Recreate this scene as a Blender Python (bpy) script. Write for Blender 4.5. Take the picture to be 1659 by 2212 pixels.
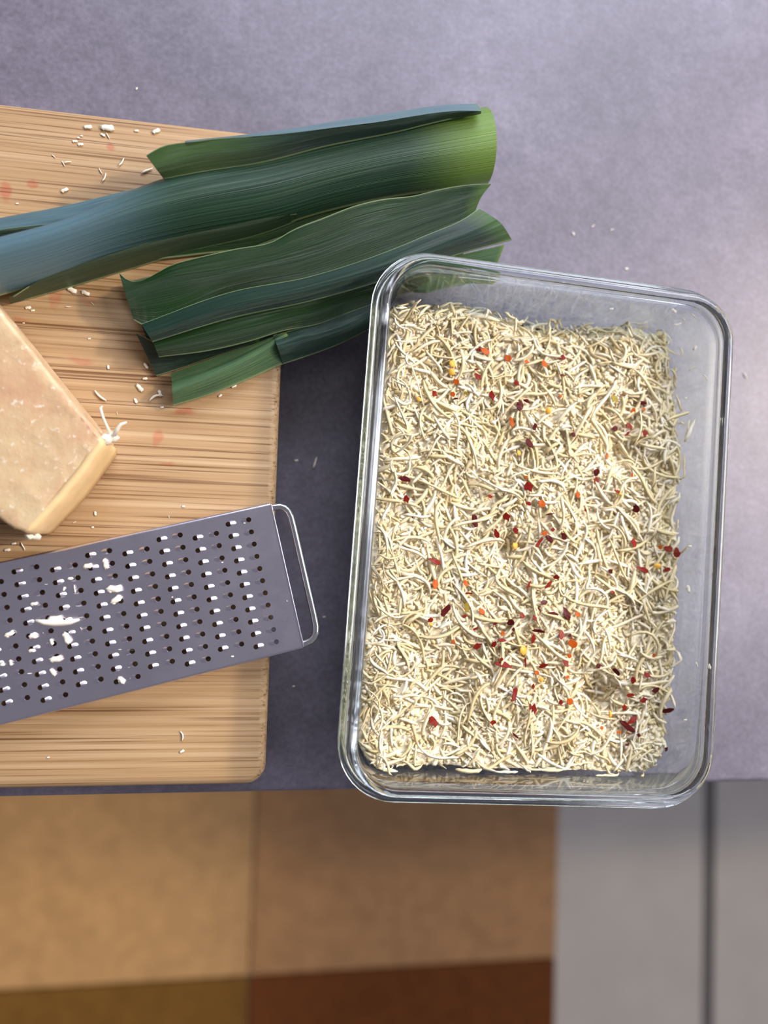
import bpy, bmesh, math, random
import numpy as np
from mathutils import Matrix, Vector, noise
from mathutils.geometry import delaunay_2d_cdt

random.seed(7)
rng = np.random.default_rng(7)
scene = bpy.context.scene
COL = scene.collection
for o in list(bpy.data.objects):
    bpy.data.objects.remove(o)

# ------------------------------------------------------------------ camera
F_PX, CX, CY, CAM_H = 1662.0, 829.5, 1106.0, 0.36
ROT = (Matrix.Rotation(math.radians(1.8), 3, 'Z') @ Matrix.Rotation(math.radians(-9.5), 3, 'Y')
       @ Matrix.Rotation(math.radians(2.5), 3, 'X'))
cam_data = bpy.data.cameras.new('camera')
cam = bpy.data.objects.new('camera', cam_data)
COL.objects.link(cam)
cam.matrix_world = Matrix.Translation((0, 0, CAM_H)) @ ROT.to_4x4()
cam_data.sensor_fit = 'VERTICAL'
cam_data.sensor_height = 24.0
cam_data.lens = F_PX * 24.0 / 2212.0
cam_data.clip_start = 0.01
cam_data.clip_end = 20
cam_data.dof.use_dof = True
cam_data.dof.focus_distance = 0.318
cam_data.dof.aperture_fstop = 2.6
scene.camera = cam

# ------------------------------------------------------------------ world, lights, exposure
world = bpy.data.worlds.new('room_ambience')
scene.world = world
world.use_nodes = True
bg = world.node_tree.nodes['Background']
bg.inputs[0].default_value = (0.90, 0.86, 0.95, 1)
bg.inputs[1].default_value = 0.24


def area_light(name, loc, target, sx, sy, power, color, shape='RECTANGLE'):
    d = bpy.data.lights.new(name, 'AREA')
    d.shape = shape
    d.size = sx
    d.size_y = sy
    d.energy = power
    d.color = color
    ob = bpy.data.objects.new(name, d)
    COL.objects.link(ob)
    ob.location = loc
    ob.rotation_euler = (Vector(target) - Vector(loc)).to_track_quat('-Z', 'Y').to_euler()
    return ob


# daylight window behind the worktop
area_light('kitchen_window', (0.35, 1.35, 1.00), (0.05, 0.0, 0.0), 1.3, 0.8, 35, (0.80, 0.85, 1.0))
# added broad cool fill from the upper right, for worktop sheen and glass rim
area_light('side_fill', (1.35, 0.25, 1.35), (0.10, 0.0, 0.0), 1.1, 1.0, 33, (0.93, 0.89, 0.98))
# warm ceiling lamp to the right
area_light('ceiling_lamp', (1.55, 0.45, 1.28), (0.05, 0.0, 0.0), 0.14, 0.14, 23, (1.0, 0.80, 0.55), 'DISK')
# warm recessed downlight over the floor in front of the worktop
sd = bpy.data.lights.new('floor_downlight', 'SPOT')
sd.energy = 95
sd.color = (1.0, 0.79, 0.53)
sd.spot_size = math.radians(36)
sd.spot_blend = 1.0
sd.shadow_soft_size = 0.05
so = bpy.data.objects.new('floor_downlight', sd)
COL.objects.link(so)
so.location = (-0.48, -0.66, 1.1)
so.rotation_euler = (Vector((-0.42, -0.66, -0.9)) - Vector(so.location)).to_track_quat('-Z', 'Y').to_euler()

scene.view_settings.view_transform = 'Standard'
scene.view_settings.look = 'None'
scene.view_settings.gamma = 1
scene.view_settings.exposure = -0.12
scene.view_settings.use_curve_mapping = False
scene.cycles.max_bounces = 32
scene.cycles.glossy_bounces = 24
scene.cycles.transmission_bounces = 32


# ------------------------------------------------------------------ helpers
def P(px, py, z):
    """photo pixel -> point at height z (m)"""
    d = ROT @ Vector((px - CX, -(py - CY), -F_PX))
    k = (CAM_H - z) / -d.z
    return Vector((d.x * k, d.y * k, z))


def mesh_obj(name, verts, faces, mat, parent=None, smooth=True, uvs=None):
    me = bpy.data.meshes.new(name)
    me.from_pydata([tuple(v) for v in verts], [], faces)
    me.update()
    if smooth:
        me.polygons.foreach_set('use_smooth', [True] * len(me.polygons))
    if uvs is not None:
        uvl = me.uv_layers.new(name='UVMap')
        li = np.zeros(len(me.loops), dtype=np.int32)
        me.loops.foreach_get('vertex_index', li)
        uvl.data.foreach_set('uv', np.asarray(uvs, dtype=np.float32)[li].ravel())
    if mat:
        me.materials.append(mat)
    ob = bpy.data.objects.new(name, me)
    COL.objects.link(ob)
    if parent:
        ob.parent = parent
    return ob


def bm_obj(name, bm, mat, parent=None, smooth=False):
    me = bpy.data.meshes.new(name)
    bm.to_mesh(me)
    bm.free()
    if smooth:
        me.polygons.foreach_set('use_smooth', [True] * len(me.polygons))
    me.materials.append(mat)
    ob = bpy.data.objects.new(name, me)
    COL.objects.link(ob)
    if parent:
        ob.parent = parent
    return ob


def box_bm(x0, x1, y0, y1, z0, z1, bevel=0.0, seg=3):
    bm = bmesh.new()
    bmesh.ops.create_cube(bm, size=1)
    for v in bm.verts:
        v.co = Vector((x0 + (v.co.x + .5) * (x1 - x0), y0 + (v.co.y + .5) * (y1 - y0), z0 + (v.co.z + .5) * (z1 - z0)))
    if bevel:
        bmesh.ops.bevel(bm, geom=list(bm.edges), offset=bevel, segments=seg, profile=.5, affect='EDGES')
    return bm


def tag(o, label, cat, group=None):
    o['label'] = label
    o['category'] = cat
    if group:
        o['group'] = group
    return o


def struct(o):
    o['kind'] = 'structure'
    return o


def empty(name, loc=(0, 0, 0)):
    e = bpy.data.objects.new(name, None)
    COL.objects.link(e)
    e.location = loc
    e.empty_display_size = 0.01
    return e


def smooth_angle(ob, deg=40):
    me = ob.data
    try:
        me.set_sharp_from_angle(angle=math.radians(deg))
    except Exception:
        pass


# ------------------------------------------------------------------ materials
def new_mat(name):
    m = bpy.data.materials.new(name)
    m.use_nodes = True
    nt = m.node_tree
    return m, nt, nt.nodes['Principled BSDF']


def N(nt, t, **kw):
    n = nt.nodes.new(t)
    for k, v in kw.items():
        setattr(n, k, v)
    return n


def mapping(nt, coord, scale):
    tc = N(nt, 'ShaderNodeTexCoord')
    mp = N(nt, 'ShaderNodeMapping')
    mp.inputs['Scale'].default_value = scale
    nt.links.new(tc.outputs[coord], mp.inputs['Vector'])
    return mp.outputs[0]


def noise_tex(nt, vec, scale, detail=4, rough=.55):
    n = N(nt, 'ShaderNodeTexNoise')
    n.inputs['Scale'].default_value = scale
    n.inputs['Detail'].default_value = detail
    n.inputs['Roughness'].default_value = rough
    if vec is not None:
        nt.links.new(vec, n.inputs['Vector'])
    return n.outputs['Fac']


def ramp(nt, fac, stops):
    r = N(nt, 'ShaderNodeValToRGB')
    el = r.color_ramp.elements
    el[0].position, el[0].color = stops[0][0], (*stops[0][1], 1)
    el[1].position, el[1].color = stops[-1][0], (*stops[-1][1], 1)
    for p, c in stops[1:-1]:
        e = el.new(p)
        e.color = (*c, 1)
    nt.links.new(fac, r.inputs[0])
    return r.outputs[0]


def mix(nt, fac, a, b, blend='MIX'):
    m = N(nt, 'ShaderNodeMix', data_type='RGBA', blend_type=blend)
    for sock, val in ((m.inputs[0], fac), (m.inputs[6], a), (m.inputs[7], b)):
        if hasattr(val, 'links'):
            nt.links.new(val, sock)
        elif isinstance(val, tuple):
            sock.default_value = (*val, 1)
        else:
            sock.default_value = val
    return m.outputs[2]


def bump(nt, bsdf, height, strength, dist):
    b = N(nt, 'ShaderNodeBump')
    b.inputs['Strength'].default_value = strength
    b.inputs['Distance'].default_value = dist
    nt.links.new(height, b.inputs['Height'])
    nt.links.new(b.outputs[0], bsdf.inputs['Normal'])


def mat_counter():
    m, nt, b = new_mat('worktop_laminate')
    v = mapping(nt, 'Object', (1, 1, 1))
    f1 = noise_tex(nt, v, 14, 5, .6)
    f2 = noise_tex(nt, v, 420, 3, .6)
    f3 = noise_tex(nt, v, 120, 4, .65)
    c = ramp(nt, f1, [(.3, (.106, .096, .124)), (.55, (.141, .128, .165)), (.75, (.188, .174, .216))])
    c = mix(nt, .5, c, ramp(nt, f3, [(.3, (.7, .7, .7)), (.7, (1.3, 1.3, 1.3))]), 'MULTIPLY')
    c = mix(nt, .45, c, ramp(nt, f2, [(.3, (.6, .6, .6)), (.7, (1.4, 1.4, 1.4))]), 'MULTIPLY')
    nt.links.new(c, b.inputs['Base Color'])
    b.inputs['Roughness'].default_value = .42
    b.inputs['Specular IOR Level'].default_value = .55
    bump(nt, b, f2, .12, .0004)
    return m


BOARD_STAINS = [(12, 412, 12, 22, .9), (68, 395, 11, 7, .8), (236, 318, 11, 8, .8), (120, 638, 12, 30, .55),
                (176, 781, 26, 9, .6), (397, 890, 24, 10, .8), (339, 945, 12, 20, .7), (360, 1005, 17, 5, .6),
                (40, 690, 14, 8, .5), (90, 1140, 10, 6, .5), (190, 650, 20, 10, .35), (300, 1400, 14, 8, .3)]


def mat_board():
    m, nt, b = new_mat('bamboo_wood')
    v = mapping(nt, 'Object', (1.6, 120, 120))
    v2 = mapping(nt, 'Object', (3.0, 330, 330))
    v3 = mapping(nt, 'Object', (1.0, 9, 9))
    f1 = noise_tex(nt, v, 3.0, 3, .6)
    f2 = noise_tex(nt, v2, 2.4, 2, .7)
    f3 = noise_tex(nt, v3, 4.0, 2, .5)
    c = ramp(nt, f1, [(.25, (.33, .205, .095)), (.5, (.43, .285, .145)), (.75, (.53, .39, .235))])
    c = mix(nt, .5, c, ramp(nt, f3, [(.3, (.86, .80, .72)), (.7, (1.08, 1.05, 1.0))]), 'MULTIPLY')
    streak = ramp(nt, f2, [(.33, (.30, .18, .09)), (.46, (.95, .92, .88)), (.7, (1.08, 1.08, 1.06))])
    c = mix(nt, .85, c, streak, 'MULTIPLY')
    # berry-red stains soaked into the wood
    tc = N(nt, 'ShaderNodeTexCoord')
    geo = tc.outputs['Object']
    wob = N(nt, 'ShaderNodeTexNoise')
    wob.inputs['Scale'].default_value = 130
    add = N(nt, 'ShaderNodeVectorMath', operation='MULTIPLY_ADD')
    nt.links.new(geo, wob.inputs['Vector'])
    nt.links.new(wob.outputs['Color'], add.inputs[0])
    add.inputs[1].default_value = (.006, .006, 0)
    nt.links.new(geo, add.inputs[2])
    total = None
    for px, py, rx, ry, s in BOARD_STAINS:
        p = P(px, py, BOARD_TOP)
        sub = N(nt, 'ShaderNodeVectorMath', operation='SUBTRACT')
        nt.links.new(add.outputs[0], sub.inputs[0])
        sub.inputs[1].default_value = (p.x + .003, p.y + .003, BOARD_TOP)
        mul = N(nt, 'ShaderNodeVectorMath', operation='MULTIPLY')
        nt.links.new(sub.outputs[0], mul.inputs[0])
        mul.inputs[1].default_value = (1 / (rx * 2e-4), 1 / (ry * 2e-4), 0)
        ln = N(nt, 'ShaderNodeVectorMath', operation='LENGTH')
        nt.links.new(mul.outputs[0], ln.inputs[0])
        mr = N(nt, 'ShaderNodeMapRange', interpolation_type='SMOOTHSTEP')
        nt.links.new(ln.outputs['Value'], mr.inputs[0])
        mr.inputs[1].default_value = .55
        mr.inputs[2].default_value = 1.25
        mr.inputs[3].default_value = s
        mr.inputs[4].default_value = 0
        if total is None:
            total = mr.outputs[0]
        else:
            mx = N(nt, 'ShaderNodeMath', operation='MAXIMUM')
            nt.links.new(total, mx.inputs[0])
            nt.links.new(mr.outputs[0], mx.inputs[1])
            total = mx.outputs[0]
    c = mix(nt, total, c, mix(nt, .75, c, (1.0, .42, .40), 'MULTIPLY'))
    nt.links.new(c, b.inputs['Base Color'])
    b.inputs['Roughness'].default_value = .52
    b.inputs['Specular IOR Level'].default_value = .4
    bump(nt, b, f2, .25, .0004)
    return m


def mat_glass():
    m, nt, b = new_mat('clear_glass')
    b.inputs['Base Color'].default_value = (.88, .975, .98, 1)
    b.inputs['Transmission Weight'].default_value = 1
    b.inputs['Roughness'].default_value = 0.0
    b.inputs['IOR'].default_value = 1.5
    return m


def mat_metal(name, col, rough):
    m, nt, b = new_mat(name)
    b.inputs['Base Color'].default_value = (*col, 1)
    b.inputs['Metallic'].default_value = 1
    v = mapping(nt, 'Object', (1, 1, 1))
    f = noise_tex(nt, v, 60, 4)
    r = N(nt, 'ShaderNodeMapRange')
    nt.links.new(f, r.inputs[0])
    r.inputs[3].default_value = rough - .05
    r.inputs[4].default_value = rough + .08
    nt.links.new(r.outputs[0], b.inputs['Roughness'])
    return m


def mat_leek(name, dark, mid, light, light_from=.9, light_to=1.0, rough=.36, window_sheen=None, sheen_from=0, sheen_to=0):
    m, nt, b = new_mat(name)
    v = mapping(nt, 'UV', (1.0, 40, 1))
    v2 = mapping(nt, 'UV', (.7, 95, 1))
    v3 = mapping(nt, 'UV', (4, 6, 1))
    f1 = noise_tex(nt, v, 1.6, 3, .6)
    f2 = noise_tex(nt, v2, 1.3, 2, .6)
    f3 = noise_tex(nt, v3, 1.2, 3, .5)
    c = ramp(nt, f1, [(.3, dark), (.72, mid)])
    c = mix(nt, .8, c, ramp(nt, f2, [(.3, (.45, .5, .5)), (.6, (1.15, 1.15, 1.1)), (.75, (2.6, 2.3, 2.1))]), 'MULTIPLY')
    c = mix(nt, .4, c, ramp(nt, f3, [(.35, (.75, .8, .9)), (.65, (1.25, 1.2, 1.0))]), 'MULTIPLY')
    uv = N(nt, 'ShaderNodeTexCoord')
    sep = N(nt, 'ShaderNodeSeparateXYZ')
    nt.links.new(uv.outputs['UV'], sep.inputs[0])
    mr = N(nt, 'ShaderNodeMapRange', interpolation_type='SMOOTHSTEP')
    nt.links.new(sep.outputs[0], mr.inputs[0])
    mr.inputs[1].default_value = light_from
    mr.inputs[2].default_value = light_to
    if window_sheen:   # blue window sheen on the waxy leaf, put into its left end's colour
        mb = N(nt, 'ShaderNodeMapRange', interpolation_type='SMOOTHSTEP')
        nt.links.new(sep.outputs[0], mb.inputs[0])
        mb.inputs[1].default_value = sheen_from
        mb.inputs[2].default_value = sheen_to
        mb.inputs[3].default_value = 1
        mb.inputs[4].default_value = 0
        bc = mix(nt, .5, window_sheen, ramp(nt, f1, [(.3, (.6, .7, .7)), (.7, (1.3, 1.25, 1.2))]), 'MULTIPLY')
        c = mix(nt, mb.outputs[0], c, bc)
    lc = mix(nt, .6, light, ramp(nt, f2, [(.3, (.75, .8, .7)), (.7, (1.2, 1.15, 1.1))]), 'MULTIPLY')
    c = mix(nt, mr.outputs[0], c, lc)
    # thin pale margin along both long edges of the leaf
    pp = N(nt, 'ShaderNodeMath', operation='PINGPONG')
    nt.links.new(sep.outputs[1], pp.inputs[0])
    pp.inputs[1].default_value = .5
    me_ = N(nt, 'ShaderNodeMapRange')
    nt.links.new(pp.outputs[0], me_.inputs[0])
    me_.inputs[1].default_value = .008
    me_.inputs[2].default_value = .03
    me_.inputs[3].default_value = .75
    me_.inputs[4].default_value = 0
    c = mix(nt, me_.outputs[0], c, (.27, .36, .17))
    nt.links.new(c, b.inputs['Base Color'])
    b.inputs['Roughness'].default_value = rough
    b.inputs['Specular IOR Level'].default_value = .38
    b.inputs['Coat Weight'].default_value = .08
    b.inputs['Coat Roughness'].default_value = .15
    bump(nt, b, f2, .6, .0009)
    return m


def mat_shreds():
    m, nt, b = new_mat('grated_cheese')
    g = N(nt, 'ShaderNodeNewGeometry')
    bedf = noise_tex(nt, mapping(nt, 'Object', (1, 1, 1)), 260, 3, .6)
    rnd = N(nt, 'ShaderNodeMath', operation='MULTIPLY_ADD')
    nt.links.new(bedf, rnd.inputs[0])
    rnd.inputs[1].default_value = .9
    sub_ = N(nt, 'ShaderNodeMath', operation='SUBTRACT')
    nt.links.new(g.outputs['Random Per Island'], sub_.inputs[0])
    sub_.inputs[1].default_value = .45
    nt.links.new(sub_.outputs[0], rnd.inputs[2])
    c = ramp(nt, rnd.outputs[0],
             [(0, (.70, .58, .31)), (.3, (.80, .68, .41)), (.65, (.86, .76, .53)), (1, (.91, .85, .68))])
    nt.links.new(c, b.inputs['Base Color'])
    b.inputs['Roughness'].default_value = .5
    b.inputs['Specular IOR Level'].default_value = .12
    b.inputs['Subsurface Weight'].default_value = 0
    return m


def mat_simple(name, col, rough=.5, var=.15, scale=300, spec=.4):
    m, nt, b = new_mat(name)
    v = mapping(nt, 'Object', (1, 1, 1))
    f = noise_tex(nt, v, scale, 3)
    lo = tuple(max(0, c * (1 - var)) for c in col)
    hi = tuple(min(1, c * (1 + var)) for c in col)
    nt.links.new(ramp(nt, f, [(.3, lo), (.7, hi)]), b.inputs['Base Color'])
    b.inputs['Roughness'].default_value = rough
    b.inputs['Specular IOR Level'].default_value = spec
    return m


def mat_parmesan():
    m, nt, b = new_mat('parmesan')
    v = mapping(nt, 'Object', (1, 1, 1))
    f1 = noise_tex(nt, v, 45, 4, .6)
    f2 = noise_tex(nt, v, 330, 3, .65)
    c = ramp(nt, f1, [(.3, (.54, .31, .175)), (.5, (.59, .40, .225)), (.7, (.63, .49, .28))])
    c = mix(nt, ramp(nt, f2, [(.60, (0, 0, 0)), (.72, (1, 1, 1))]), c, (.80, .72, .56))
    nt.links.new(c, b.inputs['Base Color'])
    b.inputs['Roughness'].default_value = .45
    b.inputs['Subsurface Weight'].default_value = .25
    b.inputs['Subsurface Radius'].default_value = (1, .6, .3)
    b.inputs['Subsurface Scale'].default_value = .003
    bump(nt, b, f2, .35, .0008)
    return m


# ------------------------------------------------------------------ dimensions
BOARD_TOP = 0.028
EDGE_Y = -0.1121           # front edge of the worktop
FLOOR_Z = -0.90

M_counter = mat_counter()
M_board = mat_board()
M_glass = mat_glass()
M_steel = mat_metal('brushed_steel', (.72, .69, .80), .26)
M_wire = mat_metal('polished_wire', (.66, .66, .68), .18)
M_shred = mat_shreds()
M_crumb = mat_simple('cheese_crumb', (.93, .87, .72), .5, .04)
M_parm = mat_parmesan()
M_rind = mat_simple('parmesan_rind', (.80, .57, .28), .5, .08, 120)

# ------------------------------------------------------------------ setting
# worktop slab with a small rounded front edge
ct = bm_obj('worktop', box_bm(-1.1, 1.3, EDGE_Y, 0.55, -0.038, 0.0, .0022, 3), M_counter)
tag(ct, 'grey mottled laminate kitchen worktop with a rounded front edge', 'worktop')
wb = bm_obj('base_cabinet', box_bm(-1.1, 1.3, EDGE_Y + .03, 0.53, FLOOR_Z, -0.0382, .001, 1),
                   mat_simple('cabinet_white', (.55, .55, .56), .5, .03, 20))
tag(wb, 'plain light base cabinet standing under the grey worktop', 'cabinet')
# floor: grout bed with grey tiles standing proud of it
grout = mat_simple('dark_grout', (.12, .12, .12), .9)
fl = struct(bm_obj('floor', box_bm(-2.4, 2.4, -2.6, 0.6, FLOOR_Z - .03, FLOOR_Z - .006, 0), grout))
M_tile = mat_simple('grey_floor_tile', (.40, .39, .375), .55, .05, 9)
TILE, GAP = .80, .011
tile_mesh = None
for i in range(-2, 2):
    for j in range(-3, 1):
        x0 = .805 + i * TILE
        y0 = -1.10 + j * TILE + .8
        if tile_mesh is None:
            t = bm_obj('tile', box_bm(GAP, TILE - GAP, GAP, TILE - GAP, -.0065, 0, .0015, 2), M_tile, fl)
            tile_mesh = t.data
        else:
            t = bpy.data.objects.new('tile', tile_mesh)
            COL.objects.link(t)
            t.parent = fl
        t.location = (x0, y0, FLOOR_Z)

# brown patchwork floor mat
mat_root = empty('floor_mat', (-.1, -.65, FLOOR_Z))
tag(mat_root, 'brown patchwork mat lying on the grey floor tiles below the worktop', 'mat')
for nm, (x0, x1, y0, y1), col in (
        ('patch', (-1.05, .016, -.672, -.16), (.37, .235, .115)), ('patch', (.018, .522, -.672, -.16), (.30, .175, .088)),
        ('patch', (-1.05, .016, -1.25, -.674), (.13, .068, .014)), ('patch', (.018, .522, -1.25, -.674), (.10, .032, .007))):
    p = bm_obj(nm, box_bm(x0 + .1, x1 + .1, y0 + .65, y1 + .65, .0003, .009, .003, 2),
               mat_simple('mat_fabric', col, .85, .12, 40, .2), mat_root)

# ------------------------------------------------------------------ cutting board
bd = box_bm(-.42, .0080, -.1005, .1800, .0003, BOARD_TOP, 0)
vedges = [e for e in bd.edges if abs(e.verts[0].co.z - e.verts[1].co.z) > .01]
bmesh.ops.bevel(bd, geom=vedges, offset=.008, segments=5, profile=.5, affect='EDGES')
hedges = [e for e in bd.edges if abs(e.verts[0].co.z - e.verts[1].co.z) < .001 and len(e.link_faces) == 2
          and abs(e.link_faces[0].normal.z - e.link_faces[1].normal.z) > .5]
bmesh.ops.bevel(bd, geom=hedges, offset=.004, segments=4, profile=.5, affect='EDGES')
board = bm_obj('cutting_board', bd, M_board, None, True)
smooth_angle(board, 35)
tag(board, 'thick bamboo cutting board with rounded edges and faint red stains', 'cutting board')

# ------------------------------------------------------------------ glass container
CEN = Vector((.1180, .0087, 0))
CROT = math.radians(-2.5)
CHX, CHY, CR = .0797, .1102, .024


def rounded_ring(off, z, n=10, ns=8):
    hx, hy, r = CHX - off, CHY - off, max(.003, CR - off)
    pts = []
    for k, (sx, sy) in enumerate(((1, 1), (-1, 1), (-1, -1), (1, -1))):
        for i in range(n + 1):
            a = math.radians(90 * k + 90 * i / n)
            pts.append((sx * (hx - r) + r * math.cos(a), sy * (hy - r) + r * math.sin(a), z))
    return pts


PROFILE = [(20, 1.2), (17, .5), (14.5, .3), (12, .5), (10, 1.8), (8.2, 4.2), (7.2, 8), (6.3, 22), (5.4, 38), (4.9, 50),
           (4.6, 53), (4.1, 54.4), (3.2, 55.2), (1.2, 55.6), (.4, 55.8), (.1, 56.2), (0, 56.8), (0, 58.0), (.1, 58.6), (.4, 59.0),
           (1.0, 59.15), (2.9, 59.25), (3.3, 59.6), (3.5, 60.5), (3.6, 62.5), (3.7, 64.1), (4.0, 64.9), (4.6, 65.25), (5.4, 65.3), (6.2, 65.25),
           (6.8, 64.9), (7.1, 64.0), (7.3, 62), (7.6, 57), (8.1, 44), (8.8, 29), (9.8, 17), (11.0, 12.6), (12.8, 10.2), (15.0, 8.9),
           (18, 8.4), (21, 8.3)]
cv, cf = [], []
for off, z in PROFILE:
    cv += rounded_ring(off / 1000, z / 1000)
RN = 44
for k in range(len(PROFILE) - 1):
    for i in range(RN):
        a, b2 = k * RN + i, k * RN + (i + 1) % RN
        cf.append((a, b2, b2 + RN, a + RN))
cf.append(tuple(range(RN))[::-1])
cf.append(tuple(range((len(PROFILE) - 1) * RN, len(PROFILE) * RN)))
cont = mesh_obj('glass_container', cv, cf, M_glass)
cont.location = CEN
cont.rotation_euler = (0, 0, CROT)
smooth_angle(cont, 50)
tag(cont, 'rectangular clear glass food container with rounded corners, filled with grated cheese', 'food container')
cR = Matrix.Rotation(CROT, 3, 'Z')
cRi = cR.inverted()


def sdf_container(x, y, off):
    """signed distance to the container's rounded outline inset by off (container frame, numpy ok)"""
    hx, hy, r = CHX - off, CHY - off, max(.003, CR - off)
    qx, qy = np.abs(x) - (hx - r), np.abs(y) - (hy - r)
    return np.hypot(np.maximum(qx, 0), np.maximum(qy, 0)) + np.minimum(np.maximum(qx, qy), 0) - r


def outer_off(z):
    zs = [.0005, .0042, .008, .022, .038, .050, .0542, .0556, .0595, .0605, .0653]
    os_ = [.012, .0082, .0072, .0063, .0054, .0049, .0038, .0, .0, .0032, .0037]
    return float(np.interp(z, zs, os_))


def push_out(p, margin=.0014):
    """keep a leaf point outside the glass"""
    if p.z > .0655:
        return p
    off = outer_off(p.z)
    l = cRi @ Vector((p.x - CEN.x, p.y - CEN.y, 0))
    d = float(sdf_container(l.x, l.y, off)) - margin
    if d >= 0:
        return p
    e = 1e-4
    gx = float(sdf_container(l.x + e, l.y, off) - sdf_container(l.x - e, l.y, off))
    gy = float(sdf_container(l.x, l.y + e, off) - sdf_container(l.x, l.y - e, off))
    g = Vector((gx, gy, 0)).normalized()
    w = cR @ (l - g * d)
    return Vector((w.x + CEN.x, w.y + CEN.y, p.z))


# ------------------------------------------------------------------ grated cheese inside the container
def poly_px(pts, z):
    return np.array([[*(cRi @ (P(x, y, z) - Vector((CEN.x, CEN.y, 0))))][:2] for x, y in pts])


CHEESE_PX = [(868, 690), (862, 800), (850, 950), (836, 1100), (826, 1250), (815, 1400), (808, 1560), (812, 1640),
             (850, 1664), (960, 1664), (1060, 1684), (1180, 1684), (1300, 1690), (1415, 1688), (1446, 1640), (1450, 1550),
             (1464, 1450), (1470, 1300), (1474, 1150), (1470, 1000), (1456, 850), (1436, 735), (1395, 705), (1300, 722),
             (1200, 722), (1130, 706), (1060, 680), (980, 665), (910, 672)]
CHEESE_PX = [(x + (24 if x > 1425 else 0), y + (30 if y > 1645 else -22 if y < 740 else 0)) for x, y in CHEESE_PX]
poly = poly_px(CHEESE_PX, .040)
poly_lift = poly_px([(x - 75, y + (30 if y > 1600 else -30 if y < 700 else 0)) if x < 880 else (x, y) for x, y in CHEESE_PX], .040)


def poly_sd(x, y, poly=poly):
    """signed distance to the cheese outline, negative inside"""
    d = np.full(x.shape, 1e9)
    inside = np.zeros(x.shape, bool)
    n = len(poly)
    for i in range(n):
        a, b = poly[i], poly[(i + 1) % n]
        e = b - a
        t = np.clip(((x - a[0]) * e[0] + (y - a[1]) * e[1]) / (e @ e), 0, 1)
        d = np.minimum(d, np.hypot(x - a[0] - t * e[0], y - a[1] - t * e[1]))
        cond = ((a[1] > y) != (b[1] > y)) & (x < (b[0] - a[0]) * (y - a[1]) / (b[1] - a[1] + 1e-12) + a[0])
        inside ^= cond
    return np.where(inside, -d, d)


G0, GS = -.115, .001
GN = 231
gx, gy = np.meshgrid(G0 + GS * np.arange(GN), G0 + GS * np.arange(GN), indexing='ij')
gsd = poly_sd(gx, gy)
lsd = poly_sd(gx, gy, poly_lift)
gnoise = np.zeros_like(gx)
for i in range(0, GN, 3):
    for j in range(0, GN, 3):
        gnoise[i:i + 3, j:j + 3] = noise.noise((gx[i, j] * 38, gy[i, j] * 38, 3.1)) + .5 * noise.noise((gx[i, j] * 85, gy[i, j] * 85, 1.7))
dips = np.zeros_like(gx)
for px, py, r, dep in ((960, 1480, .011, .008), (1285, 1500, .009, .010), (1330, 985, .007, .005), (1090, 1180, .006, .006),
                       (880, 1060, .006, .004), (1010, 1060, .009, .005), (1440, 1120, .006, .007), (1430, 1540, .008, .006)):
    c = poly_px([(px, py)], .036)[0]
    dips += dep * np.exp(-((gx - c[0])**2 + (gy - c[1])**2) / (r * r))
lift = np.clip(-lsd / .011, 0, 1)
lift = np.sqrt(1 - (1 - lift)**2)
base_h = .0125 + lift * .0280 + lift * gnoise * .0036 - dips * lift


def samp(arr, x, y):
    i = np.clip(((x - G0) / GS).round().astype(int), 0, GN - 1)
    j = np.clip(((y - G0) / GS).round().astype(int), 0, GN - 1)
    return arr[i, j]


def inner_clamp(x, y, z, margin):
    """pull points to the inside of the inner glass wall"""
    offs = np.interp(z, [.0085, .0102, .0126, .017, .029, .044, .057, .0645, .070], [.0170, .0136, .0117, .0102, .0091, .0084, .0079, .0075, .0075])
    hx, hy = CHX - offs - margin, CHY - offs - margin
    r = np.maximum(.004, CR - offs - margin)
    qx, qy = np.abs(x) - (hx - r), np.abs(y) - (hy - r)
    corner = (qx > 0) & (qy > 0)
    L = np.hypot(qx, qy)
    k = np.where(corner & (L > r), r / np.maximum(L, 1e-9), 1)
    nx = np.where(corner, np.sign(x) * ((hx - r) + qx * k), np.clip(x, -hx, hx))
    ny = np.where(corner, np.sign(y) * ((hy - r) + qy * k), np.clip(y, -hy, hy))
    return nx, ny


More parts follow.
